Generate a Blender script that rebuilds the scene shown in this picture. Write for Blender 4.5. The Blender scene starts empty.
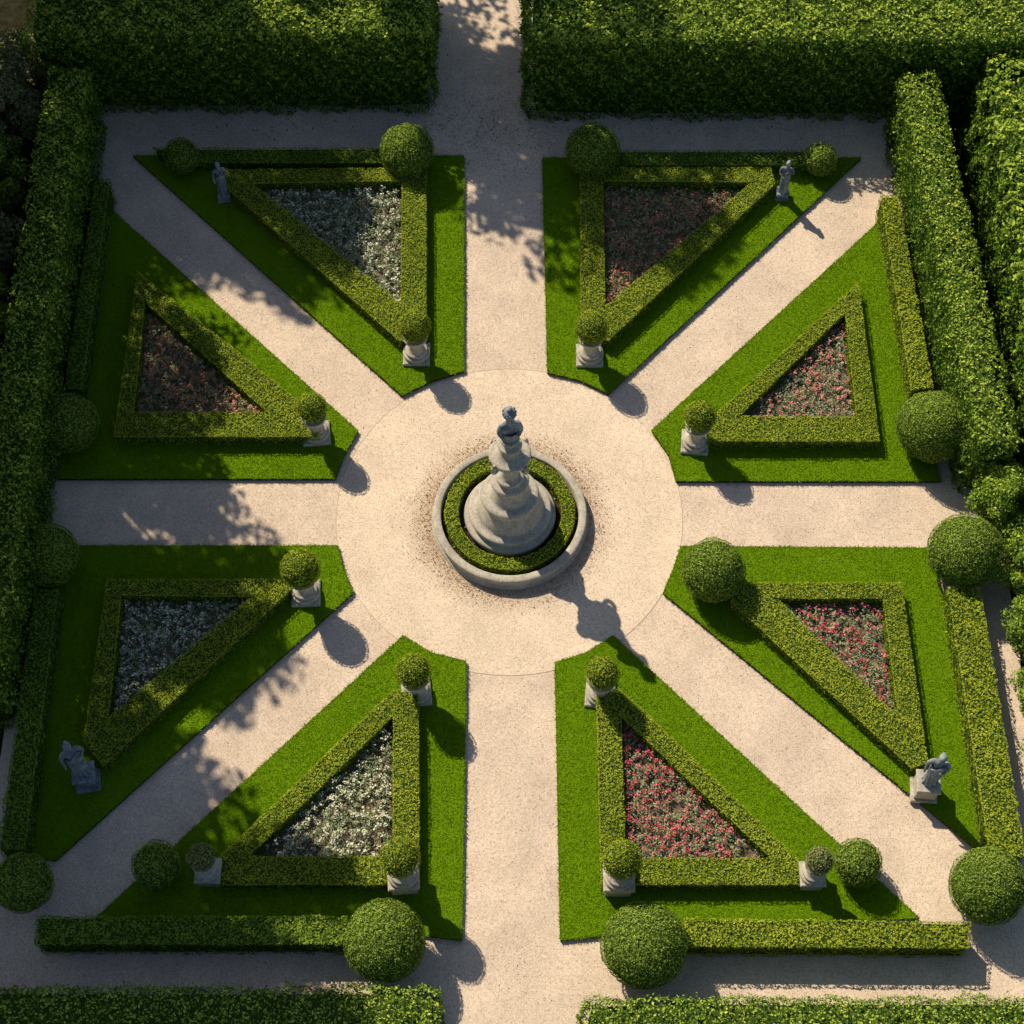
import bpy, math, numpy as np
from mathutils import Vector, geometry
rng=np.random.default_rng(7)
scene=bpy.context.scene
col=scene.collection

# ------------------------------------------------------------------ materials
def new_mat(name):
    m=bpy.data.materials.new(name); m.use_nodes=True
    nt=m.node_tree; nt.nodes.clear()
    out=nt.nodes.new('ShaderNodeOutputMaterial')
    return m,nt,out
def N(nt,t,**kw):
    n=nt.nodes.new(t)
    for k,v in kw.items(): setattr(n,k,v)
    return n
def ramp(nt,stops,interp='LINEAR'):
    r=N(nt,'ShaderNodeValToRGB'); e=r.color_ramp.elements
    r.color_ramp.interpolation=interp
    while len(e)>1: e.remove(e[-1])
    e[0].position=stops[0][0]; e[0].color=(*stops[0][1],1)
    for p,c in stops[1:]:
        x=e.new(p); x.color=(*c,1)
    return r
def noise(nt,vec,scale,detail=4,rough=.6):
    n=N(nt,'ShaderNodeTexNoise'); n.inputs['Scale'].default_value=scale
    n.inputs['Detail'].default_value=detail; n.inputs['Roughness'].default_value=rough
    nt.links.new(vec,n.inputs['Vector']); return n
def pos(nt):
    return N(nt,'ShaderNodeNewGeometry').outputs['Position']
def mix(nt,fac,a,b,blend='MIX'):
    m=N(nt,'ShaderNodeMix'); m.data_type='RGBA'; m.blend_type=blend
    for s,v in ((0,fac),(6,a),(7,b)):
        if hasattr(v,'is_linked') or hasattr(v,'links'): nt.links.new(v,m.inputs[s])
        else: m.inputs[s].default_value = v if s==0 else (*v,1)
    return m.outputs[2]
def principled(nt,out,color,rough=.8,spec=.2,bump=None,bstr=.5,bdist=.02):
    p=N(nt,'ShaderNodeBsdfPrincipled')
    if hasattr(color,'links'): nt.links.new(color,p.inputs['Base Color'])
    else: p.inputs['Base Color'].default_value=(*color,1)
    p.inputs['Roughness'].default_value=rough
    p.inputs['Specular IOR Level'].default_value=spec
    if bump is not None:
        b=N(nt,'ShaderNodeBump'); b.inputs['Strength'].default_value=bstr; b.inputs['Distance'].default_value=bdist
        nt.links.new(bump,b.inputs['Height']); nt.links.new(b.outputs['Normal'],p.inputs['Normal'])
    nt.links.new(p.outputs[0],out.inputs[0]); return p
def diffuse(nt,out,color):
    d=N(nt,'ShaderNodeBsdfDiffuse')
    if hasattr(color,'links'): nt.links.new(color,d.inputs[0])
    else: d.inputs[0].default_value=(*color,1)
    nt.links.new(d.outputs[0],out.inputs[0]); return d

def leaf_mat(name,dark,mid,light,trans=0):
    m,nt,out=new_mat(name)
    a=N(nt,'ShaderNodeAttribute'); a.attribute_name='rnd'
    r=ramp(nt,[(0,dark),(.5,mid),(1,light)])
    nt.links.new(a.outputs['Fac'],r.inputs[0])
    d=diffuse(nt,out,r.outputs[0])
    if trans>0:
        t=N(nt,'ShaderNodeBsdfTranslucent'); nt.links.new(r.outputs[0],t.inputs[0])
        ms=N(nt,'ShaderNodeMixShader'); ms.inputs[0].default_value=trans
        nt.links.new(d.outputs[0],ms.inputs[1]); nt.links.new(t.outputs[0],ms.inputs[2])
        nt.links.new(ms.outputs[0],out.inputs[0])
    return m
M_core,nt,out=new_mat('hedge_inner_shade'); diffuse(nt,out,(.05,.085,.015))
M_box=leaf_mat('boxwood_leaves',(.12,.17,.015),(.31,.39,.03),(.56,.60,.07),.12)
M_lowdark=leaf_mat('low_hedge_dark_leaves',(.05,.11,.012),(.17,.29,.03),(.38,.48,.06),.12)  # darker green than the boxwood; left and back low hedges
M_tall=leaf_mat('tall_hedge_leaves',(.025,.07,.010),(.15,.27,.03),(.60,.70,.11),.1)
M_ball=leaf_mat('topiary_leaves',(.08,.14,.02),(.23,.34,.045),(.46,.56,.10),.12)
M_tree=leaf_mat('tree_leaves',(.03,.06,.012),(.08,.13,.022),(.17,.23,.04))
M_dull=leaf_mat('dull_leaves',(.13,.14,.05),(.27,.27,.11),(.42,.40,.19))
M_plant=leaf_mat('flower_bed_leaves',(.14,.19,.09),(.29,.36,.19),(.44,.50,.30))
M_plantdry=leaf_mat('flower_bed_dry_leaves',(.16,.16,.07),(.29,.29,.13),(.40,.41,.22))
M_grass=leaf_mat('grass_blades',(.085,.185,.003),(.195,.345,.008),(.35,.51,.022),.25)
def petal(name,a,b,c): return leaf_mat(name,a,b,c)
P_white=petal('white_petals',(.58,.58,.47),(.74,.73,.62),(.85,.84,.76))
P_cream=petal('cream_petals',(.60,.56,.42),(.76,.72,.56),(.84,.82,.72))
P_crim=petal('crimson_petals',(.36,.02,.05),(.58,.07,.12),(.75,.25,.28))
P_pink=petal('pink_petals',(.48,.08,.10),(.68,.20,.20),(.80,.42,.38))
P_rust=petal('rust_petals',(.45,.08,.07),(.62,.19,.16),(.72,.37,.31))
# soil
def soil(name,a,b,sc=9):
    m,nt,out=new_mat(name); n=noise(nt,pos(nt),sc,3,.7)
    r=ramp(nt,[(.3,a),(.7,b)]); nt.links.new(n.outputs[0],r.inputs[0])
    diffuse(nt,out,r.outputs[0]); return m
M_soil=soil('soil',(.018,.013,.009),(.075,.055,.038))
M_soilbed=soil('flower_bed_soil',(.09,.068,.048),(.24,.18,.13),14)
M_earth=soil('earth_ground',(.012,.014,.008),(.05,.045,.026),3)
m,nt,out=new_mat('lawn_turf'); n=noise(nt,pos(nt),40,2); r=ramp(nt,[(.3,(.08,.165,.004)),(.7,(.175,.31,.008))]); nt.links.new(n.outputs[0],r.inputs[0])
diffuse(nt,out,r.outputs[0]); M_lawn=m
# gravel
def gravel(name,base,var,plaza=False):
    m,nt,out=new_mat(name); P=pos(nt)
    v=N(nt,'ShaderNodeTexVoronoi'); v.inputs['Scale'].default_value=38; nt.links.new(P,v.inputs['Vector'])
    sep=N(nt,'ShaderNodeSeparateColor'); nt.links.new(v.outputs['Color'],sep.inputs[0])
    r=ramp(nt,[(0,tuple(x*.66 for x in base)),(.3,tuple(x*.92 for x in base)),(.8,tuple(min(.88,x*1.05) for x in base)),(1,tuple(min(.9,x*1.2) for x in base))])
    nt.links.new(sep.outputs[0],r.inputs[0])
    n2=noise(nt,P,.6,7,.68); r2=ramp(nt,[(.3,tuple(var)),(.62,(1.04,1.04,1.04))]); nt.links.new(n2.outputs[0],r2.inputs[0])
    c=mix(nt,1.0,r.outputs[0],r2.outputs[0],'MULTIPLY')
    if plaza:
        sub=N(nt,'ShaderNodeVectorMath',operation='SUBTRACT'); nt.links.new(P,sub.inputs[0]); sub.inputs[1].default_value=(-.06,-.25,0)
        ln=N(nt,'ShaderNodeVectorMath',operation='LENGTH'); nt.links.new(sub.outputs[0],ln.inputs[0])
        n4=noise(nt,P,9,4,.8)
        ad=N(nt,'ShaderNodeMath',operation='MULTIPLY_ADD'); nt.links.new(n4.outputs[0],ad.inputs[0]); ad.inputs[1].default_value=1.1; nt.links.new(ln.outputs['Value'],ad.inputs[2])
        mr=N(nt,'ShaderNodeMapRange'); nt.links.new(ad.outputs[0],mr.inputs[0])
        mr.inputs[1].default_value=2.7; mr.inputs[2].default_value=3.6; mr.inputs[3].default_value=.6; mr.inputs[4].default_value=0
        c=mix(nt,mr.outputs[0],c,(.36,.25,.16))
    diffuse(nt,out,c); return m
M_gravel=gravel('gravel_path',(.76,.615,.485),(.80,.80,.80))
M_gravel2=gravel('gravel_plaza',(.83,.67,.52),(.84,.84,.83),True)
# stone
def stone(name,a,b,c_,bd=.02):
    m,nt,out=new_mat(name); P=pos(nt)
    n=noise(nt,P,3.2,6,.7); r=ramp(nt,[(.25,a),(.5,b),(.75,c_)]); nt.links.new(n.outputs[0],r.inputs[0])
    n2=noise(nt,P,16,5,.7); r2=ramp(nt,[(.3,(.6,.58,.55)),(.55,(1,1,1))]); nt.links.new(n2.outputs[0],r2.inputs[0])
    c=mix(nt,1.0,r.outputs[0],r2.outputs[0],'MULTIPLY')
    principled(nt,out,c,.85,.2,n2.outputs[0],.6,bd); return m
M_stone=stone('weathered_limestone',(.33,.31,.26),(.53,.49,.41),(.66,.61,.52))
M_statue=stone('weathered_lead',(.09,.11,.14),(.24,.28,.33),(.6,.63,.66))

M_bark=soil('bark',(.04,.03,.02),(.12,.09,.06),12)

# ------------------------------------------------------------------ mesh helpers
class MB:
    def __init__(s): s.v=[];s.f=[];s.c=[];s.m=[];s.r=[];s.n=0;s.sm=[]
    def add(s,v,faces,mat=0,rnd=None,smooth=False):
        v=np.asarray(v,float).reshape(-1,3)
        if not isinstance(faces,(list,tuple)) : faces=[faces]
        for F in faces:
            F=np.asarray(F,int)
            if F.size==0: continue
            s.f.append((F+s.n).ravel()); s.c.append(np.full(len(F),F.shape[1])); s.m.append(np.full(len(F),mat)); s.sm.append(np.full(len(F),smooth))
        s.v.append(v); s.r.append(np.full(len(v),.5) if rnd is None else np.asarray(rnd,float)); s.n+=len(v)
    def build(s,name,mats,link=True):
        v=np.concatenate(s.v); f=np.concatenate(s.f); c=np.concatenate(s.c)
        me=bpy.data.meshes.new(name)
        me.vertices.add(len(v)); me.vertices.foreach_set('co',v.ravel())
        me.loops.add(len(f)); me.loops.foreach_set('vertex_index',f.astype(np.int32))
        me.polygons.add(len(c)); st=np.concatenate([[0],np.cumsum(c)[:-1]])
        me.polygons.foreach_set('loop_start',st.astype(np.int32))
        try: me.polygons.foreach_set('loop_total',c.astype(np.int32))
        except Exception: pass
        for mt in mats: me.materials.append(mt)
        me.polygons.foreach_set('material_index',np.concatenate(s.m).astype(np.int32))
        me.polygons.foreach_set('use_smooth',np.concatenate(s.sm).astype(bool))
        me.update(calc_edges=True)
        a=me.attributes.new('rnd','FLOAT','POINT'); a.data.foreach_set('value',np.concatenate(s.r).astype(np.float32))
        ob=bpy.data.objects.new(name,me)
        if link: col.objects.link(ob)
        return ob
def nrm(a): return a/np.maximum(np.linalg.norm(a,axis=1,keepdims=True),1e-9)
def lump(P,w,seed=0):
    """cheap smooth 3-D pseudo noise, about -1..1"""
    k=6.283/w; o=seed*1.7
    x,y,z=P[:,0]*k,P[:,1]*k,P[:,2]*k
    return (np.sin(x+1.3*np.sin(.7*y+o)+o)*np.sin(1.1*y+1.2*np.sin(.8*z+o)+2*o)+.6*np.sin(1.9*z+1.7*x+o)*np.sin(2.3*y-1.1*z+o)+.5*np.sin(.37*x+.41*y+.3*z+o))/1.5
def cards(mb,P,Nn,size,mat,tilt=.4,aspect=.5,var=.35,bias=None):
    n=len(P)
    if n==0: return
    nn=nrm(Nn+tilt*rng.normal(size=(n,3)))
    t=nrm(np.cross(nn,rng.normal(size=(n,3)))); b=np.cross(nn,t)
    s=(size*(1+var*rng.normal(size=n)).clip(.4,2))[:,None]*.5
    bend=nn*s*.2
    V=np.stack([P-t*s,P+b*s*aspect*1.2+bend,P+t*s,P-b*s*aspect*1.2+bend],1).reshape(-1,3)
    F=np.arange(4*n).reshape(-1,4)
    r=rng.random(n)
    if bias is not None: r=(r*.55+bias*.45)
    mb.add(V,F,mat,np.repeat(r.clip(0,1),4))
def inpoly(pts,poly):
    x,y=pts[:,0],pts[:,1]; ins=np.zeros(len(pts),bool); n=len(poly)
    for i in range(n):
        x1,y1=poly[i];x2,y2=poly[(i+1)%n]
        if y1==y2: continue
        c=((y1>y)!=(y2>y))&(x<(x2-x1)*(y-y1)/(y2-y1)+x1)
        ins^=c
    return ins
def area(poly):
    p=np.array(poly); x,y=p[:,0],p[:,1]
    return .5*np.sum(x*np.roll(y,-1)-np.roll(x,-1)*y)
def ccw(poly): return [tuple(p) for p in (poly if area(poly)>0 else poly[::-1])]
def sample_poly(poly,dens,hole=None):
    p=np.array(poly); lo=p.min(0); hi=p.max(0); n=int((hi-lo).prod()*dens)
    q=lo+rng.random((n,2))*(hi-lo); k=inpoly(q,poly)
    if hole is not None: k&=~inpoly(q,hole)
    return q[k]
def prism(mb,poly,z0,z1,mtop,mside,hole=None):
    loops=[ccw(poly)]+([ccw(hole)[::-1]] if hole else [])
    tl=[[Vector((x,y,0)) for x,y in L] for L in loops]
    tris=geometry.tessellate_polygon(tl)
    flat=[p for L in loops for p in L]
    T=[]
    for a,b,c in tris:
        A,B,C=(np.array(flat[i]) for i in (a,b,c))
        cr=(B-A)[0]*(C-A)[1]-(B-A)[1]*(C-A)[0]
        T.append((a,b,c) if cr>0 else (a,c,b))
    mb.add([(x,y,z1) for x,y in flat],np.array(T),mtop)
    for L in loops:
        n=len(L); V=[(x,y,z0) for x,y in L]+[(x,y,z1) for x,y in L]
        mb.add(V,np.array([(i,(i+1)%n,(i+1)%n+n,i+n) for i in range(n)]),mside)
def edge_samples(L,dens,h):
    out=[];no=[]
    n=len(L)
    for i in range(n):
        a=np.array(L[i]);b=np.array(L[(i+1)%n]); d=b-a; l=np.linalg.norm(d)
        if l<1e-6: continue
        k=max(1,int(l*h*dens)); t=rng.random(k)[:,None]
        out.append(a+t*d); no.append(np.tile(np.array([d[1],-d[0]])/l,(k,1)))
    return np.concatenate(out),np.concatenate(no)
def offset(L,d):
    L=ccw(L); n=len(L); R=[]
    for i in range(n):
        p=np.array(L[i-1]);q=np.array(L[i]);r=np.array(L[(i+1)%n])
        e1=(q-p)/np.linalg.norm(q-p); e2=(r-q)/np.linalg.norm(r-q)
        n1=np.array([-e1[1],e1[0]]);n2=np.array([-e2[1],e2[0]])
        b=n1+n2; b/=max(np.linalg.norm(b),1e-6); k=d/max(.35,b@n1)
        R.append(tuple(q+b*k))
    return R

# ------------------------------------------------------------------ plants
def poly_hedge(name,poly,z0,z1,hole=None,leaf=.042,dens=1000,mat=M_box,rough=.018,seed=1):
    poly=ccw(poly); hole=ccw(hole) if hole else None
    mb=MB()
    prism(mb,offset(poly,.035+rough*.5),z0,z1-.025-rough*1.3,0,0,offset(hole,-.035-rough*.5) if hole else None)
    q=sample_poly(poly,dens,hole); P=np.c_[q,np.full(len(q),z1)]
    NN=np.tile([0,0,1.],(len(q),1))
    loops=[(poly,1)]+([(hole,-1)] if hole else [])
    for L,s in loops:
        e,no=edge_samples(L,dens*.55,z1-z0)
        P=np.r_[P,np.c_[e,z0+(z1-z0)*rng.random(len(e))]]; NN=np.r_[NN,np.c_[no*s,np.zeros(len(e))]]
        e,no=edge_samples(L,dens*.07,1)
        P=np.r_[P,np.c_[e-no*s*.015,np.full(len(e),z1-.01)]]; NN=np.r_[NN,np.c_[no*s,np.ones(len(e))]]
    b=lump(P,.35,seed)
    P=P+nrm(NN)*(rough*b[:,None]+rough*.9*lump(P,1.3,seed+3)[:,None]+.008*rng.normal(size=(len(P),1)))
    cards(mb,P,NN,leaf,1,tilt=.33,bias=(b*.25+.25*lump(P,2.5,seed+9)+.30+.35*NN[:,2]))  # top leaves coloured paler, as if sunlit; sides left darker
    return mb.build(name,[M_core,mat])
def box_hedge(name,lo,hi,shx=0,leaf=.08,dens=380,mat=M_tall,r=.3,rough=.07,seed=1,faces='xXyYZ'):
    lo=np.array(lo,float);hi=np.array(hi,float);d=hi-lo; P=[];ext=np.array([d[1]*d[2],d[0]*d[2],d[0]*d[1]])
    for ch in faces:
        a='xyz'.index(ch.lower()); top=ch.isupper()
        n=int(ext[a]*dens); q=lo+rng.random((n,3))*d; q[:,a]=hi[a] if top else lo[a]; P.append(q)
    P=np.concatenate(P)
    def rnd(P,lo,hi,r):
        l=lo+r; l[2]=lo[2]; Q=np.clip(P,l,hi-r); D=P-Q; L=np.linalg.norm(D,axis=1,keepdims=True)
        return Q+D/np.maximum(L,1e-9)*r, D/np.maximum(L,1e-9)
    P,NN=rnd(P,lo.copy(),hi,r)
    b=lump(P,.55,seed); b2=lump(P,1.9,seed+5)
    P=P+NN*(rough*b+rough*1.1*b2+.03*rng.normal(size=len(P)))[:,None]
    sh=lambda A: np.c_[A[:,0]+shx*(A[:,1]-lo[1]),A[:,1:]]
    mb=MB()
    c=.05+rough*1.6
    L0=lo+c;L0[2]=lo[2];H0=hi-c
    k=10
    us=np.linspace(0,1,k)
    for a,side in ((0,0),(0,1),(1,0),(1,1),(2,1)):
        o=[i for i in range(3) if i!=a]
        U,V=np.meshgrid(us,us,indexing='ij'); q=np.zeros((k*k,3))
        q[:,o[0]]=L0[o[0]]+U.ravel()*(H0-L0)[o[0]]; q[:,o[1]]=L0[o[1]]+V.ravel()*(H0-L0)[o[1]]; q[:,a]=(H0 if side else L0)[a]
        q,_=rnd(q,L0.copy(),H0,r)
        idx=np.array([(i*k+j,(i+1)*k+j,(i+1)*k+j+1,i*k+j+1) for i in range(k-1) for j in range(k-1)])
        mb.add(sh(q),idx,0)
    # sunlit tops and darker sides painted into the leaf tones by facing and height
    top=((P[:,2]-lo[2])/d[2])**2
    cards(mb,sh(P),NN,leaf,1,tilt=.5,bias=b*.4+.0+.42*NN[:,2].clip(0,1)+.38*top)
    n=len(P)//14; ix=rng.integers(0,len(P),n)
    cards(mb,sh(P[ix]+NN[ix]*rng.random((n,1))*.12),NN[ix]+.6*rng.normal(size=(n,3)),leaf*1.1,1,tilt=1.0,bias=.4+.7*top[ix])  # stray tips get the same painted-in sunlit tone towards the top
    return mb.build(name,[M_core,mat])
def sphere_pts(n):
    return nrm(rng.normal(size=(n,3)))
def uv_sphere(mb,c,r,mat,seg=24,rings=14,scale=(1,1,1)):
    V=[];F=[]
    for i in range(rings+1):
        a=math.pi*i/rings
        for j in range(seg):
            b=2*math.pi*j/seg; V.append((c[0]+r*scale[0]*math.sin(a)*math.cos(b),c[1]+r*scale[1]*math.sin(a)*math.sin(b),c[2]+r*scale[2]*math.cos(a)))
    for i in range(rings):
        for j in range(seg): F.append((i*seg+j,(i+1)*seg+j,(i+1)*seg+(j+1)%seg,i*seg+(j+1)%seg))
    mb.add(V,np.array(F),mat,smooth=True)
def ball_leaves(mb,c,r,mat,core,leaf=.042,dens=950,rough=.018,seed=1,squash=1.0):
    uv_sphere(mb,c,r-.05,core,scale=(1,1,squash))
    D=sphere_pts(int(4*math.pi*r*r*dens)); D=D[D[:,2]>-.7]
    P=np.array(c)+D*r*np.array([1,1,squash]); b=lump(P,.3,seed)
    P=P+D*(rough*b+rough*1.2*lump(P,1.1,seed+2)+.008*rng.normal(size=len(P)))[:,None]
    cards(mb,P,D,leaf,mat,tilt=.33,bias=b*.4+.32+.33*D[:,2])  # sun on the crown put into the colour: upward leaves paler
def topiary(x,y,r,seed):
    mb=MB()
    V=[(.07*math.cos(t),.07*math.sin(t),0) for t in np.linspace(0,2*math.pi,9)[:-1]]+[(.05*math.cos(t),.05*math.sin(t),r*.6) for t in np.linspace(0,2*math.pi,9)[:-1]]
    mb.add(V,np.array([(i,(i+1)%8,(i+1)%8+8,i+8) for i in range(8)]),2)
    ball_leaves(mb,(0,0,r*.97),r,1,0,seed=seed,rough=.022,squash=.97)
    ob=mb.build('topiary_ball',[M_core,M_ball,M_bark]); ob.location=(x,y,.1); ob.rotation_euler[2]=seed
    return ob

# ------------------------------------------------------------------ ground and paths
def sheet(name,poly,z,mat):
    mb=MB(); L=ccw(poly)
    mb.add([(x,y,z) for x,y in L],np.array([list(range(len(L)))]),0); return mb.build(name,[mat])
sheet('ground',[(-400,-400),(400,-400),(400,400),(-400,400)],0,M_earth)
sheet('gravel_path',[(-13.6,-17),(13.9,-17),(13.9,24),(-13.6,24)],.004,M_gravel)
C=(-.06,-.25)
circ=lambda r,n=96,c=C:[(c[0]+r*math.cos(2*math.pi*i/n),c[1]+r*math.sin(2*math.pi*i/n)) for i in range(n)]
sheet('gravel_plaza',circ(4.93,128,(-.08,-.1)),.008,M_gravel2)
mb=MB(); prism(mb,circ(4.95,128,(-.08,-.1)),0,.012,0,0,circ(4.93,128,(-.08,-.1))); 
mE,nt,out=new_mat('edging_stone'); diffuse(nt,out,(.56,.46,.36))
mb.build('plaza_edging',[mE])
mb=MB()
n=16000; P=np.c_[rng.uniform(-13,13,n),rng.uniform(-14,19,n),np.full(n,.012)]
a2=rng.random(5000)*2*math.pi; rr=2.15+np.abs(rng.normal(size=5000))*.38
P=np.r_[P,np.c_[C[0]+rr*np.cos(a2),C[1]+rr*np.sin(a2),np.full(5000,.016)]]
s=rng.uniform(.007,.016,len(P))[:,None]
oc=np.array([(1,0,0),(0,1,0),(-1,0,0),(0,-1,0),(0,0,.7)])
V=(P[:,None,:]+oc[None]*s[:,None,:]*rng.uniform(.7,1.3,(len(P),5,1))).reshape(-1,3)
F=np.array([(0,1,4),(1,2,4),(2,3,4),(3,0,4)]); F=(F[None]+5*np.arange(len(P))[:,None,None]).reshape(-1,3)
mb.add(V,F,0,np.repeat(rng.random(len(P)),5))
M_peb=leaf_mat('pebbles',(.22,.16,.10),(.46,.36,.28),(.7,.6,.5))
mb.build('loose_gravel',[M_peb])

# ------------------------------------------------------------------ lawns
lawns=[
[(-12.11,12.84),(-1.53,12.84),(-1.43,4.71),(-2.37,4.36),(-3.25,3.84)],
[(-12.61,10.73),(-4.5,2.64),(-4.85,1.85),(-5.09,1.03),(-13.1,1.03),(-13.05,4.0),(-12.7,10.2)],
[(-13.03,-1.13),(-4.91,-1.13),(-4.73,-1.85),(-4.42,-2.59),(-11.77,-10.23),(-12.55,-10.12)],
[(-2.99,-3.9),(-2.19,-4.41),(-1.25,-4.66),(-1.26,-12.29),(-4.35,-11.91),(-10.59,-11.75)],
[(1.17,-4.7),(2.02,-4.41),(2.78,-3.9),(10.34,-11.73),(4.76,-11.91),(1.21,-12.29)],
[(4.75,-1.15),(11.8,-1.2),(12.3,-5.5),(12.25,-10.15),(4.2,-2.6),(4.5,-1.9)],
[(4.72,.95),(4.55,1.8),(4.08,2.65),(11.45,10.2),(11.75,4.0),(12.35,.95)],
[(.97,12.75),(11.15,12.75),(2.85,3.9),(2.0,4.38),(1.05,4.65)]]
for i,L in enumerate(lawns):
    L=ccw(L); mb=MB(); prism(mb,L,0,.12,0,1)
    q=sample_poly(L,1150)
    e,no=edge_samples(L,70,1); q=np.r_[q,e+no*rng.uniform(-.02,.02,(len(e),1))]
    n=len(q); P=np.c_[q,np.full(n,.115)]
    th=rng.random(n)*2*math.pi; w=.014; h=rng.uniform(.025,.045,n)
    dx=np.c_[np.cos(th),np.sin(th),np.zeros(n)]*w
    lean=np.c_[rng.normal(size=(n,2))*.035,h]
    V=np.stack([P-dx,P+dx,P+lean],1).reshape(-1,3)
    pt=(lump(P,3.1,i)*.6+lump(P,.7,i+4)*.4)*.5+.5
    rn=(.5*rng.random(n)+.5*pt)
    rr=np.stack([rn*.7,rn*.7,rn],1).ravel()
    mb.add(V,np.arange(3*n).reshape(-1,3),2,rr)
    mb.build('lawn',[M_lawn,M_soil,M_grass])

# ------------------------------------------------------------------ parterre hedges and flower beds
ho=[[(-9.0,11.9),(-2.7,12.0),(-2.55,5.5),(-3.35,5.45),(-9.0,11.25)],
[(-11.4,8.0),(-5.5,2.75),(-5.6,2.15),(-11.5,2.15)],
[(-11.2,-2.4),(-6.2,-2.4),(-6.1,-2.75),(-10.7,-7.85),(-11.3,-7.15)],
[(-3.2,-5.7),(-2.5,-5.7),(-2.35,-11.0),(-7.5,-11.0),(-7.55,-10.35)],
[(2.25,-5.7),(2.95,-5.7),(7.3,-10.3),(7.3,-11.0),(2.25,-11.0)],
[(6.2,-2.5),(10.75,-2.5),(10.9,-7.75),(10.45,-7.9),(6.0,-3.1)],
[(10.5,7.6),(10.6,2.0),(5.65,2.0),(5.55,2.55)],
[(2.15,11.6),(2.3,12.0),(8.15,12.0),(8.25,11.35),(2.85,5.45),(2.05,5.85)]]
hi=[[(-8.1,11.35),(-3.45,11.45),(-3.35,6.8)],[(-11.05,6.85),(-7.15,3.0),(-11.0,3.0)],
[(-10.75,-2.9),(-7.2,-2.95),(-10.7,-6.45)],[(-3.15,-6.45),(-3.05,-10.25),(-6.7,-10.25)],
[(2.9,-6.45),(6.6,-10.3),(2.9,-10.3)],[(7.3,-3.0),(10.2,-3.0),(10.25,-6.45)],
[(10.0,6.45),(10.0,2.85),(6.6,2.85)],[(2.85,11.45),(7.5,11.4),(2.8,6.7)]]
spec=[(P_white,1.6,M_plant),(P_rust,1.6,M_plantdry),(P_white,2.3,M_plant),(P_cream,1.9,M_plant),(P_crim,2.5,M_plant),(P_crim,1.9,M_plant),(P_pink,1.8,M_plant),(P_rust,1.3,M_plantdry)]
for i in range(8):
    poly_hedge('box_hedge',ho[i],.10,.58,hi[i],seed=i*3+1)
    L=ccw(hi[i]); mb=MB(); prism(mb,offset(L,.01),.05,.14,0,0)
    pet,dn,lf=spec[i]
    c=sample_poly(offset(L,.06),85); k=13
    rad=rng.uniform(.05,.13,len(c)); hh=rng.uniform(.06,.26,len(c))
    a=rng.random((len(c),k))*2*math.pi; q=np.sqrt(rng.random((len(c),k)))*rad[:,None]
    P=np.stack([c[:,0,None]+q*np.cos(a),c[:,1,None]+q*np.sin(a),.15+hh[:,None]*rng.uniform(.3,1,(len(c),k))],-1).reshape(-1,3)
    NN=np.stack([np.cos(a)*.5,np.sin(a)*.5,np.ones_like(a)],-1).reshape(-1,3)
    cards(mb,P,NN,.055,1,tilt=.45,bias=np.repeat(hh/.26,k))
    cl=lump(np.c_[c,np.zeros(len(c))],.9,i)
    kk=6; sel=(rng.random(len(c))<(.24*dn+.20*cl))
    cs=c[sel]; 
    a=rng.random((len(cs),kk))*2*math.pi; q=np.sqrt(rng.random((len(cs),kk)))*.065
    P=np.stack([cs[:,0,None]+q*np.cos(a),cs[:,1,None]+q*np.sin(a),.18+hh[sel][:,None]+rng.uniform(-.04,.05,(len(cs),kk))],-1).reshape(-1,3)
    NN=np.tile([-.2,.25,1.],(len(P),1))
    cards(mb,P,NN,.044,2,tilt=.4,aspect=.8)
    mb.build('flower_bed',[M_soilbed,lf,pet])

# low hedges along the edges
LH=dict(dens=750,leaf=.052,rough=.03)
poly_hedge('low_hedge',[(-12.95,11.2),(-12.5,11.2),(-12.5,3.55),(-13.0,3.55)],.0,.95,mat=M_lowdark,seed=31,**LH)
poly_hedge('low_hedge',[(-13.02,-2.9),(-12.4,-2.9),(-12.35,-10.2),(-13.05,-10.2)],.0,.95,mat=M_lowdark,seed=32,**LH)
poly_hedge('low_hedge',[(11.4,10.6),(11.95,10.6),(12.25,3.6),(11.6,3.5)],.0,.95,seed=33,**LH)
poly_hedge('low_hedge',[(11.9,-2.8),(12.8,-2.85),(13.0,-10.4),(12.1,-10.4)],.0,.95,seed=34,**LH)
poly_hedge('low_hedge',[(-11.85,-11.9),(-4.1,-11.9),(-4.1,-12.6),(-11.8,-12.6)],.0,.95,mat=M_lowdark,seed=35,**LH)
poly_hedge('low_hedge',[(4.3,-11.95),(11.4,-12.05),(11.3,-12.7),(4.3,-12.65)],.0,.95,seed=36,**LH)
poly_hedge('low_hedge',[(-11.4,12.8),(-4.2,12.8),(-4.15,12.2),(-10.8,12.2)],.10,.55,dens=800,mat=M_lowdark,seed=37)
poly_hedge('low_hedge',[(3.25,12.7),(10.1,12.7),(9.4,12.1),(3.25,12.1)],.10,.55,dens=800,mat=M_lowdark,seed=38)

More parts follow.
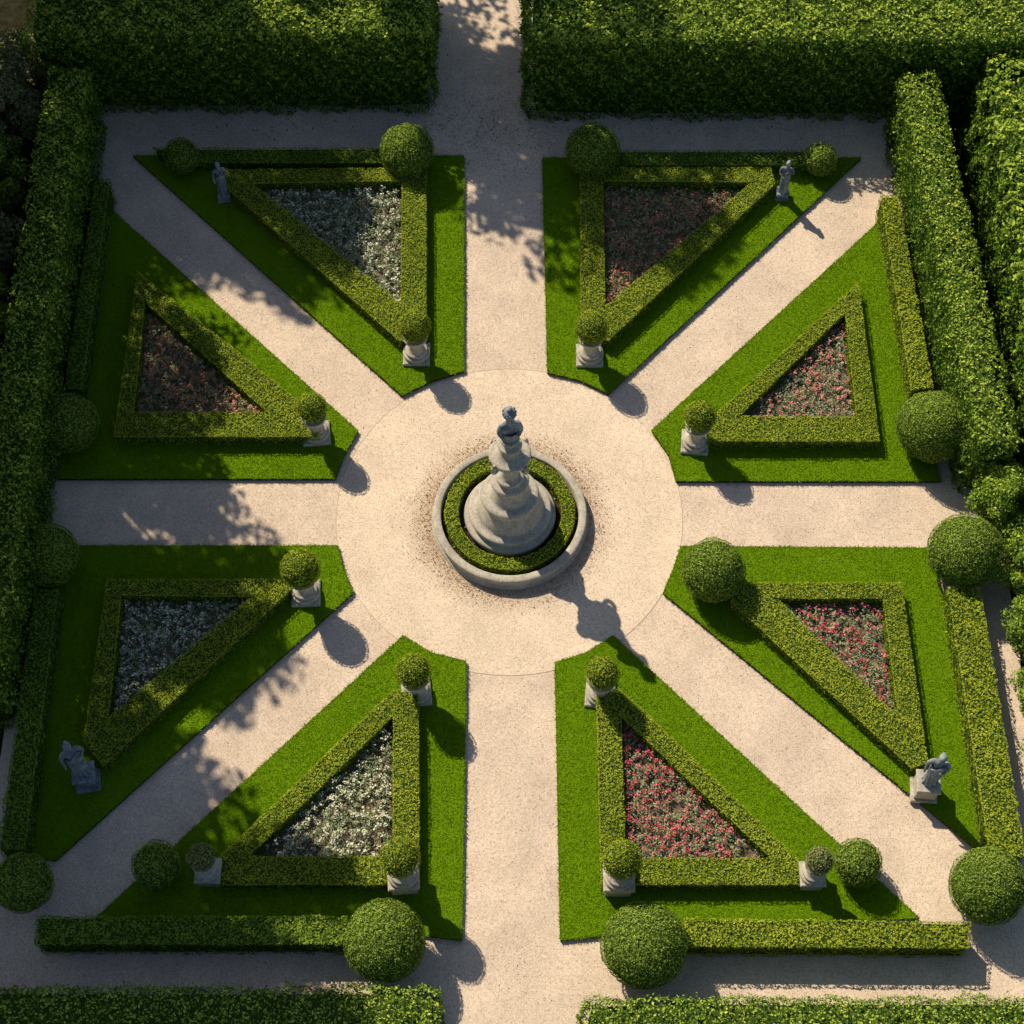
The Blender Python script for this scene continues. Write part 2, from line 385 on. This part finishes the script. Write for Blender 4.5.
# tall hedges
box_hedge('tall_hedge',(-15.2,14.75,0),(-2.55,19.2,3.6),seed=1,leaf=.085,rough=.12,r=.35,dens=400,faces='XyZ')
box_hedge('tall_hedge',(.45,14.45,0),(18.5,19.2,3.6),seed=2,leaf=.085,rough=.12,r=.35,dens=400,faces='xyZ')
box_hedge('tall_hedge',(-14.45,-6.5,0),(-13.12,14.2,2.8),seed=3,leaf=.075,faces='XyYZ')
box_hedge('tall_hedge',(12.75,.6,0),(13.95,14.0,2.8),shx=-.06,seed=4,leaf=.075,faces='xXyYZ')
box_hedge('tall_hedge',(14.5,.9,0),(17.0,14.2,3.4),seed=8,leaf=.12,dens=260,rough=.2,r=.6,faces='xyZ')
box_hedge('clipped_hedge',(-14.6,-16.2,0),(-1.75,-13.75,1.5),seed=5,leaf=.065,r=.2,rough=.05,faces='XYZ')
box_hedge('clipped_hedge',(1.75,-16.2,0),(15.5,-14.0,1.5),seed=6,leaf=.065,r=.2,rough=.05,faces='xYZ')

balls=[(-10.43,12.37,.57),(-3.3,12.36,.86),(2.52,12.36,.86),(9.73,12.27,.54),(-12.75,2.4,.86),(12.03,2.19,1.03),(-12.83,-1.86,.88),(5.53,-2.32,.88),(12.47,-1.81,1.03),(-9.04,-10.52,.61),(-12.32,-11.02,.76),(-3.14,-12.55,1.01),(3.25,-12.67,1.06),(8.79,-10.46,.61),(11.93,-11.16,.96)]
for i,(x,y,r) in enumerate(balls): topiary(x,y,r,i+1)

# loose shrubs and trees ------------------------------------------------------
def tube(mb,p,q,r0,r1,mat,seg=8):
    p=np.array(p,float);q=np.array(q,float);d=(q-p)/np.linalg.norm(q-p)
    a=np.cross(d,[.3,.5,.81]);a/=np.linalg.norm(a);b=np.cross(d,a); V=[]
    for c,r in ((p,r0),(q,r1)):
        for i in range(seg):
            t=2*math.pi*i/seg; V.append(c+r*(a*math.cos(t)+b*math.sin(t)))
    mb.add(V,np.array([(i,(i+1)%seg,(i+1)%seg+seg,i+seg) for i in range(seg)]),mat,smooth=True)
def plant_mesh(name,h,cr,clumps,per,leaf,mat,seed,base=.35,flat=.8):
    global rng
    keep=rng; rng=np.random.default_rng(seed)
    mb=MB(); top=h-cr*.6
    pts=[np.array([0,0,0.])]; k=5
    for i in range(1,k+1): pts.append(np.array([rng.normal()*.04*h/5,rng.normal()*.04*h/5,top*i/k]))
    tr=.022*h+.03
    for i in range(k): tube(mb,pts[i],pts[i+1],tr*(1-i/k*.7),tr*(1-(i+1)/k*.7),0)
    for c in range(clumps):
        d=sphere_pts(1)[0]; rr=cr*(.35+.62*rng.random()**.6)
        cz=h*base+(h*(1-base))*.5
        ce=np.array([d[0]*rr,d[1]*rr,cz+d[2]*(h*(1-base))*.5*.85])
        at=pts[min(k,max(2,int(ce[2]/top*k)-1))]
        tube(mb,at,ce,tr*.3,tr*.07,0,5)
        R=cr*rng.uniform(.2,.38)
        D=sphere_pts(per); q=D*R*(.55+.5*rng.random((per,1)))*np.array([1,1,flat])
        tone=rng.random()*.4
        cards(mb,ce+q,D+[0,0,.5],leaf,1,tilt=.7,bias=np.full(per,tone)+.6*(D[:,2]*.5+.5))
    ob=mb.build(name,[M_bark,mat]); rng=keep
    return ob
t1=plant_mesh('tree',13,3.2,26,240,.26,M_tree,11,base=.5)
t2=plant_mesh('tree',10,3.0,30,280,.24,M_tree,12,base=.4)
t3=plant_mesh('tree',16,3.8,44,300,.30,M_tree,13,base=.5)
used=set()
def inst(o,x,y,rot,s=1.0):
    if o.name not in used: used.add(o.name); n=o
    else: n=o.copy(); col.objects.link(n)
    n.location=(x,y,0); n.rotation_euler[2]=rot; n.scale=(s,s,s*1.0); return n
inst(t1,-8.0,24.0,0,1.1); inst(t3,-16.5,22,.6); inst(t2,-18.8,9,1.2); inst(t1,-19,2.5,2.2); inst(t2,-18.5,-3.5,3.3); inst(t2,-18.5,16,4.2,1.05)
inst(t1,-19.5,-9,5.0)
inst(t3,-17.8,8.0,1.0,.95); inst(t3,-18.0,-4.6,5.2); inst(t1,-17.8,13,.4)
inst(t3,-18.5,-.5,2.0,1.33); inst(t1,-6.0,23.0,3.0,1.3)
s1=plant_mesh('shrub',3.0,1.3,70,420,.08,M_tall,21,base=.05)
s2=plant_mesh('shrub',2.6,1.15,64,400,.08,M_tall,22,base=.05)
s3=plant_mesh('shrub',2.6,1.2,44,360,.10,M_dull,23,base=.1)
for i,(o,x,y,s) in enumerate([(s2,13.9,-.2,.85),(s2,14.3,-2.2,.85),(s1,14.4,-4.2,.85),(s2,14.2,-6.0,.8),(s2,14.4,-7.8,.8),
    (s3,-15.9,15.2,1.1),(s3,-16.0,13.2,1.1),(s2,-16.2,10.8,1.1),(s3,-16.2,8.5,1.1),(s2,-16.2,6.0,1.2)]):
    inst(o,x,y,i*1.9,s)

# ------------------------------------------------------------------ stonework
def lathe(mb,prof,mat,seg=48,c=(0,0),flute=None,sc=(1,1)):
    V=[];F=[]
    for (r,z) in prof:
        for j in range(seg):
            a=2*math.pi*j/seg; k=r
            if flute and flute[0]<=z<=flute[1]: k=r*(1+flute[3]*abs(math.sin(a*flute[2]/2)))
            V.append((c[0]+k*sc[0]*math.cos(a),c[1]+k*sc[1]*math.sin(a),z))
    n=len(prof)
    for i in range(n-1):
        for j in range(seg): F.append((i*seg+j,i*seg+(j+1)%seg,(i+1)*seg+(j+1)%seg,(i+1)*seg+j))
    mb.add(V,np.array(F),mat,smooth=True)
def torus_prof(r,z,t,k=7):
    return [(r+t*math.cos(a),z+t*math.sin(a)) for a in np.linspace(-math.pi/2,math.pi/2,k)]
def bevbox(mb,cx,cy,w,d,z0,z1,b,mat):
    V=[];F=[]
    for (z,i) in ((z0,b*.3),(z0+b,0),(z1-b,0),(z1,b)):
        for sx,sy in ((-1,-1),(1,-1),(1,1),(-1,1)): V.append((cx+sx*(w/2-i),cy+sy*(d/2-i),z))
    for l in range(3):
        for j in range(4): F.append((l*4+j,l*4+(j+1)%4,(l+1)*4+(j+1)%4,(l+1)*4+j))
    F.append((12,13,14,15)); mb.add(V,np.array(F),mat)

def empty(name,x,y,z=0,rot=0):
    e=bpy.data.objects.new(name,None); e.empty_display_size=.3; col.objects.link(e); e.location=(x,y,z); e.rotation_euler[2]=rot; return e
def pedestal(x,y,r,seed,pale=False,rot=0,lift=0,k=1.0):
    e=empty('pedestal_topiary',x,y,.1,rot)
    mb=MB()
    if lift>0: bevbox(mb,0,0,.66,.66,-.06,lift-.001,.02,0)
    z=lift
    bevbox(mb,0,0,.80,.80,z-.06 if lift==0 else z,z+.13,.03,0)
    lathe(mb,[(a,b+z) for a,b in [(.38,.131)]+torus_prof(.34,.20,.07)+[(.31,.28)]+torus_prof(.29,.34,.05)+[(.24,.42),(.2,.55),(.19,.68)]+torus_prof(.20,.72,.04)+[(.22,.78),(.29,.86),(.34,.94),(.35,1.02)]+torus_prof(.35,1.06,.03)+[(.32,1.09),(.28,1.08),(0.0,1.05)]],0,32,flute=(.77+z,1.0+z,16,.06))
    o=mb.build('stone_pedestal',[M_stone]); o.parent=e
    mb=MB(); ball_leaves(mb,(0,0,z+1.1+r*.9),r,1,0,leaf=.04,seed=seed,rough=.015)
    o=mb.build('clipped_ball',[M_core,M_box if not pale else M_dull]); o.parent=e; e.scale=(k,k,k)
peds=[(-2.85,5.25,.48,0,1),(2.32,5.2,.5,0,1),(-5.7,2.5,.45,0,1),(5.32,2.2,.47,0,1),(-5.72,-2.65,.55,0,1),(-2.58,-5.6,.47,0,1),(2.38,-5.65,.46,0,1),(-7.72,-10.65,.44,.55,.82),(-2.75,-10.8,.5,.6,1),(2.7,-10.85,.5,.6,1),(7.62,-10.75,.44,.6,.82)]
for i,(x,y,r,lf,k) in enumerate(peds): pedestal(x,y,r,i+40,pale=(i in (7,10)),rot=(.0,.0,.1,-.1,.05,.1,-.1,0,.08,0,0)[i],lift=lf,k=k)

# human figures in stone -------------------------------------------------------
def skin(parent,name,J,E,root,mat,loc=(0,0,0),rot=0,s=1.0):
    names=list(J); me=bpy.data.meshes.new(name)
    me.from_pydata([tuple(c*s for c in J[k][:3]) for k in names],[(names.index(a),names.index(b)) for a,b in E],[])
    ob=bpy.data.objects.new(name,me); col.objects.link(ob)
    ob.modifiers.new('Skin','SKIN'); sv=me.skin_vertices[0].data
    for i,k in enumerate(names):
        sv[i].radius=(J[k][3]*s,J[k][3]*s*(J[k][4] if len(J[k])>4 else 1)); sv[i].use_root=(k==root)
    sd=ob.modifiers.new('Sub','SUBSURF'); sd.levels=2; sd.render_levels=2
    me.materials.append(mat); ob.parent=parent; ob.location=loc; ob.rotation_euler[2]=rot; return ob
def figure(parent,zoff,H,pose,mat,rot=0,robe=True):
    s=H/1.8
    J={'pel':(0,0,.98,.15,.8),'abd':(.01,0,1.15,.125,.8),'che':(.0,.0,1.34,.155,.8),'nek':(.0,-.01,1.52,.06),'hd':(.0,-.02,1.60,.075),'hd2':(.0,-.015,1.74,.085),
       'hl':(.10,0,.92,.10),'kl':(.13,-.05,.50,.07),'al':(.12,.02,.09,.045),'tl':(.15,-.13,.04,.035),
       'hr':(-.10,0,.92,.10),'kr':(-.11,-.01,.50,.07),'ar':(-.11,.02,.09,.045),'tr':(-.13,-.13,.04,.035),
       'sl':(.20,0,1.43,.07),'sr':(-.20,0,1.43,.07)}
    if pose==0: J.update(el=(.27,.03,1.16,.05),wl=(.14,-.20,1.20,.035),fl=(.05,-.23,1.25,.028),er=(-.26,.03,1.16,.05),wr=(-.27,-.08,.92,.035),fr=(-.27,-.12,.82,.028))
    else: J.update(el=(.28,.02,1.20,.05),wl=(.22,-.18,1.38,.035),fl=(.16,-.22,1.48,.028),er=(-.27,-.05,1.18,.05),wr=(-.12,-.22,1.08,.035),fr=(-.03,-.24,1.08,.028))
    E=[('pel','abd'),('abd','che'),('che','nek'),('nek','hd'),('hd','hd2'),('pel','hl'),('hl','kl'),('kl','al'),('al','tl'),('pel','hr'),('hr','kr'),('kr','ar'),('ar','tr'),
       ('che','sl'),('sl','el'),('el','wl'),('wl','fl'),('che','sr'),('sr','er'),('er','wr'),('wr','fr')]
    skin(parent,'figure_body',J,E,'pel',mat,(0,0,zoff),rot,s)
    mb=MB()
    uv_sphere(mb,(0,.012*s,1.715*s),.112*s,0,16,10,(.92,1.05,1.1)); uv_sphere(mb,(0,.12*s,1.72*s),.055*s,0,10,8)
    uv_sphere(mb,(0,-.105*s,1.68*s),.02*s,0,8,6,(.8,1,1.5))
    if robe:
        V=[];F=[];seg=56;pr=[(.18,.13,1.20),(.155,.12,1.12),(.175,.14,1.0),(.18,.15,.85),(.165,.15,.6),(.16,.15,.35),(.175,.17,.12),(.19,.19,.0)]
        for l,(a,b,z) in enumerate(pr):
            for j in range(seg):
                t=2*math.pi*j/seg; k=1+.12*(l/7)*math.sin(9*t+z*4)+.05*math.sin(17*t+2*z)
                V.append((a*k*math.cos(t)*s,b*k*math.sin(t)*s,z*s))
        for i in range(len(pr)-1):
            for j in range(seg): F.append((i*seg+j,(i+1)*seg+j,(i+1)*seg+(j+1)%seg,i*seg+(j+1)%seg))
        mb.add(V,np.array(F),0,smooth=True)
        for k in range(14):
            t=k/13; p=np.array([-.15+.30*t,-.12-.03*math.sin(math.pi*t),1.10+.34*t])*s; q=np.array([-.15+.30*(t+.08),-.12-.03*math.sin(math.pi*(t+.08)),1.10+.34*(t+.08)])*s
            tube(mb,p,q,.035*s,.035*s,0,8)
    o=mb.build('figure_hair_and_drapery',[mat]); o.parent=parent; o.location=(0,0,zoff); o.rotation_euler[2]=rot

def garden_statue(x,y,ph,H,pose,rot,mat,pm,w=.5):
    e=empty('garden_statue',x,y,.1)
    mb=MB(); bevbox(mb,0,0,w*1.15,w*1.15,-.06,.1,.02,0); bevbox(mb,0,0,w*.9,w*.9,.101,ph-.1,.02,0); bevbox(mb,0,0,w*1.05,w*1.05,ph-.099,ph,.02,0)
    o=mb.build('plinth',[pm]); o.parent=e; o.rotation_euler[2]=rot*.3
    figure(e,ph-.02,H,pose,mat,rot)
garden_statue(-9.05,11.15,.3,1.4,0,.4,M_statue,M_statue,.36)
garden_statue(8.5,11.2,.3,1.4,1,-.3,M_statue,M_statue,.36)
garden_statue(-11.15,-8.1,.75,1.95,0,.5,M_statue,M_statue,.55)
garden_statue(10.8,-8.35,.75,1.8,0,-.3,M_statue,M_stone,.6)

# central monument ---------------------------------------------------------------
e=empty('fountain_monument',C[0],C[1])
mb=MB()
lathe(mb,[(2.22,-.02),(2.22,.06),(2.17,.08),(2.14,.12),(2.13,.30)]+torus_prof(2.13,.36,.05)+[(2.11,.415),(1.98,.415),(1.95,.39),(1.94,.05)],0,96)
o=mb.build('basin_kerb',[M_stone]); o.parent=e
mb=MB(); prism(mb,circ(1.94,96,(0,0)),0,.12,0,0); o=mb.build('basin_soil',[M_soil]); o.parent=e
mb=MB()
pr=[(1.24,.1),(1.24,.26)]+torus_prof(1.20,.38,.10)+[(1.14,.49),(1.13,.58)]+torus_prof(1.10,.66,.07)+[(1.04,.74),(.96,.75),(.93,.84),(.88,.95),(.78,1.10),(.70,1.26),(.66,1.42)]+torus_prof(.72,1.53,.10)+[(.66,1.64),(.58,1.65),(.55,1.72),(.46,1.88),(.41,2.05),(.39,2.2)]+torus_prof(.44,2.31,.09)+[(.40,2.41),(.34,2.43),(.32,2.50)]+torus_prof(.33,2.58,.06)
pr+=[(.27,2.66),(.22,2.8),(.20,3.0),(.20,3.2)]+torus_prof(.22,3.27,.05)+[(.24,3.34),(.34,3.42),(.43,3.50),(.47,3.60),(.47,3.68)]+torus_prof(.50,3.76,.07)+[(.40,3.84),(.30,3.88),(.27,3.95),(.25,4.1),(.25,4.22)]+torus_prof(.28,4.28,.05)+[(.22,4.34),(.17,4.42),(.18,4.5)]+torus_prof(.22,4.56,.045)+[(.2,4.61),(0,4.62)]
lathe(mb,pr,0,96,flute=(3.36,3.70,16,.08))
for k in range(4):
    a=math.pi/4+k*math.pi/2; cs,sn=math.cos(a),math.sin(a)
    arc=[(.53+.11*math.cos(t),3.62+.17*math.sin(t)) for t in np.linspace(-2.4,2.2,9)]
    for (r0,z0),(r1,z1) in zip(arc[:-1],arc[1:]): tube(mb,(r0*cs,r0*sn,z0),(r1*cs,r1*sn,z1),.06,.06,0,8)
o=mb.build('stepped_column',[M_stone]); o.parent=e
J={'b':(0,0,.0,.15),'w':(0,0,.28,.18,.8),'c':(0,0,.58,.22,.8),'sl':(.22,0,.66,.11),'sr':(-.22,0,.66,.11),'al':(.29,-.03,.42,.09),'ar':(-.29,-.03,.42,.09),'hl':(.18,-.16,.26,.06),'hr':(-.18,-.16,.26,.06),'n':(0,-.01,.84,.08),'h':(0,-.03,1.0,.13),'t':(0,-.02,1.2,.14)}
skin(e,'bust',J,[('b','w'),('w','c'),('c','sl'),('c','sr'),('sl','al'),('sr','ar'),('al','hl'),('ar','hr'),('c','n'),('n','h'),('h','t')],'w',M_statue,(0,0,4.6),.25)
mb=MB(); uv_sphere(mb,(0,.03,1.18),.18,0,16,12,(1,1.05,1)); uv_sphere(mb,(0,-.19,1.08),.035,0,8,6,(.8,1,1.6)); uv_sphere(mb,(0,.02,1.37),.08,0,12,8)
for t in np.linspace(0,2*math.pi,13)[:-1]: uv_sphere(mb,(.15*math.cos(t),.03+.15*math.sin(t),1.22+.03*math.sin(3*t)),.05,0,8,6)
lathe(mb,[(.20,-.0),(.22,.06),(.19,.18),(.21,.3),(.23,.42)],0,48,flute=(-.1,.5,14,.10),sc=(1,.85))
o=mb.build('bust_hair_and_drapery',[M_statue]); o.parent=e; o.location=(0,0,4.6); o.rotation_euler[2]=.25
oh=poly_hedge('ring_hedge',circ(1.84,64,(0,0)),.1,.50,circ(1.46,64,(0,0)),seed=55,mat=M_box,dens=900); oh.parent=e
mb=MB(); q=sample_poly(circ(1.93,48,(0,0)),60,circ(1.3,48,(0,0))); P=np.c_[q,np.full(len(q),.14)]; cards(mb,P,np.tile([0,0,1.],(len(P),1)),.06,0)
o=mb.build('basin_plants',[M_plantdry]); o.parent=e

# fallen leaves
mb=MB(); n=2600
P=np.r_[np.c_[rng.uniform(-3.2,1.2,n//2),14.2+rng.normal(size=n//2)*1.2,np.full(n//2,.02)],np.c_[rng.uniform(-13,12,n//2),14.1+rng.normal(size=n//2)*.35,np.full(n//2,.02)]]
a2=rng.random(900)*2*math.pi; rr=2.25+np.abs(rng.normal(size=900))*.25
P=np.r_[P,np.c_[C[0]+rr*np.cos(a2),C[1]+rr*np.sin(a2),np.full(900,.025)]]
M_lit=leaf_mat('fallen_leaves',(.14,.09,.045),(.28,.18,.09),(.42,.30,.17))
cards(mb,P,np.tile([0,0,1.],(len(P),1)),.04,0,tilt=.3); mb.build('leaf_litter',[M_lit])

# ------------------------------------------------------------------ light and camera
el=math.radians(42.7); sv=Vector((-.613*math.cos(el),.79*math.cos(el),math.sin(el)))
L=bpy.data.lights.new('sun','SUN'); L.energy=5.0; L.angle=math.radians(.53); L.color=(1,.87,.66)
lo=bpy.data.objects.new('sun',L); col.objects.link(lo); lo.rotation_euler=sv.to_track_quat('Z','Y').to_euler(); lo.location=(-30,35,40)
w=bpy.data.worlds.new('World'); scene.world=w; w.use_nodes=True; nt=w.node_tree
sk=nt.nodes.new('ShaderNodeTexSky'); sk.sky_type='NISHITA'; sk.sun_disc=False; sk.sun_elevation=el; sk.sun_rotation=math.radians(-37.8)
bg=nt.nodes['Background']; nt.links.new(sk.outputs[0],bg.inputs[0]); bg.inputs[1].default_value=.078
cam=bpy.data.cameras.new('camera'); co=bpy.data.objects.new('camera',cam); col.objects.link(co); scene.camera=co
th=math.radians(28); co.location=(0,-50*math.sin(th),50*math.cos(th)); co.rotation_euler=(th,0,0)
cam.lens=1750/1024*36; cam.sensor_width=36; cam.clip_end=2000; cam.clip_start=.5
scene.view_settings.view_transform='Standard'; scene.view_settings.look='None'; scene.view_settings.exposure=0
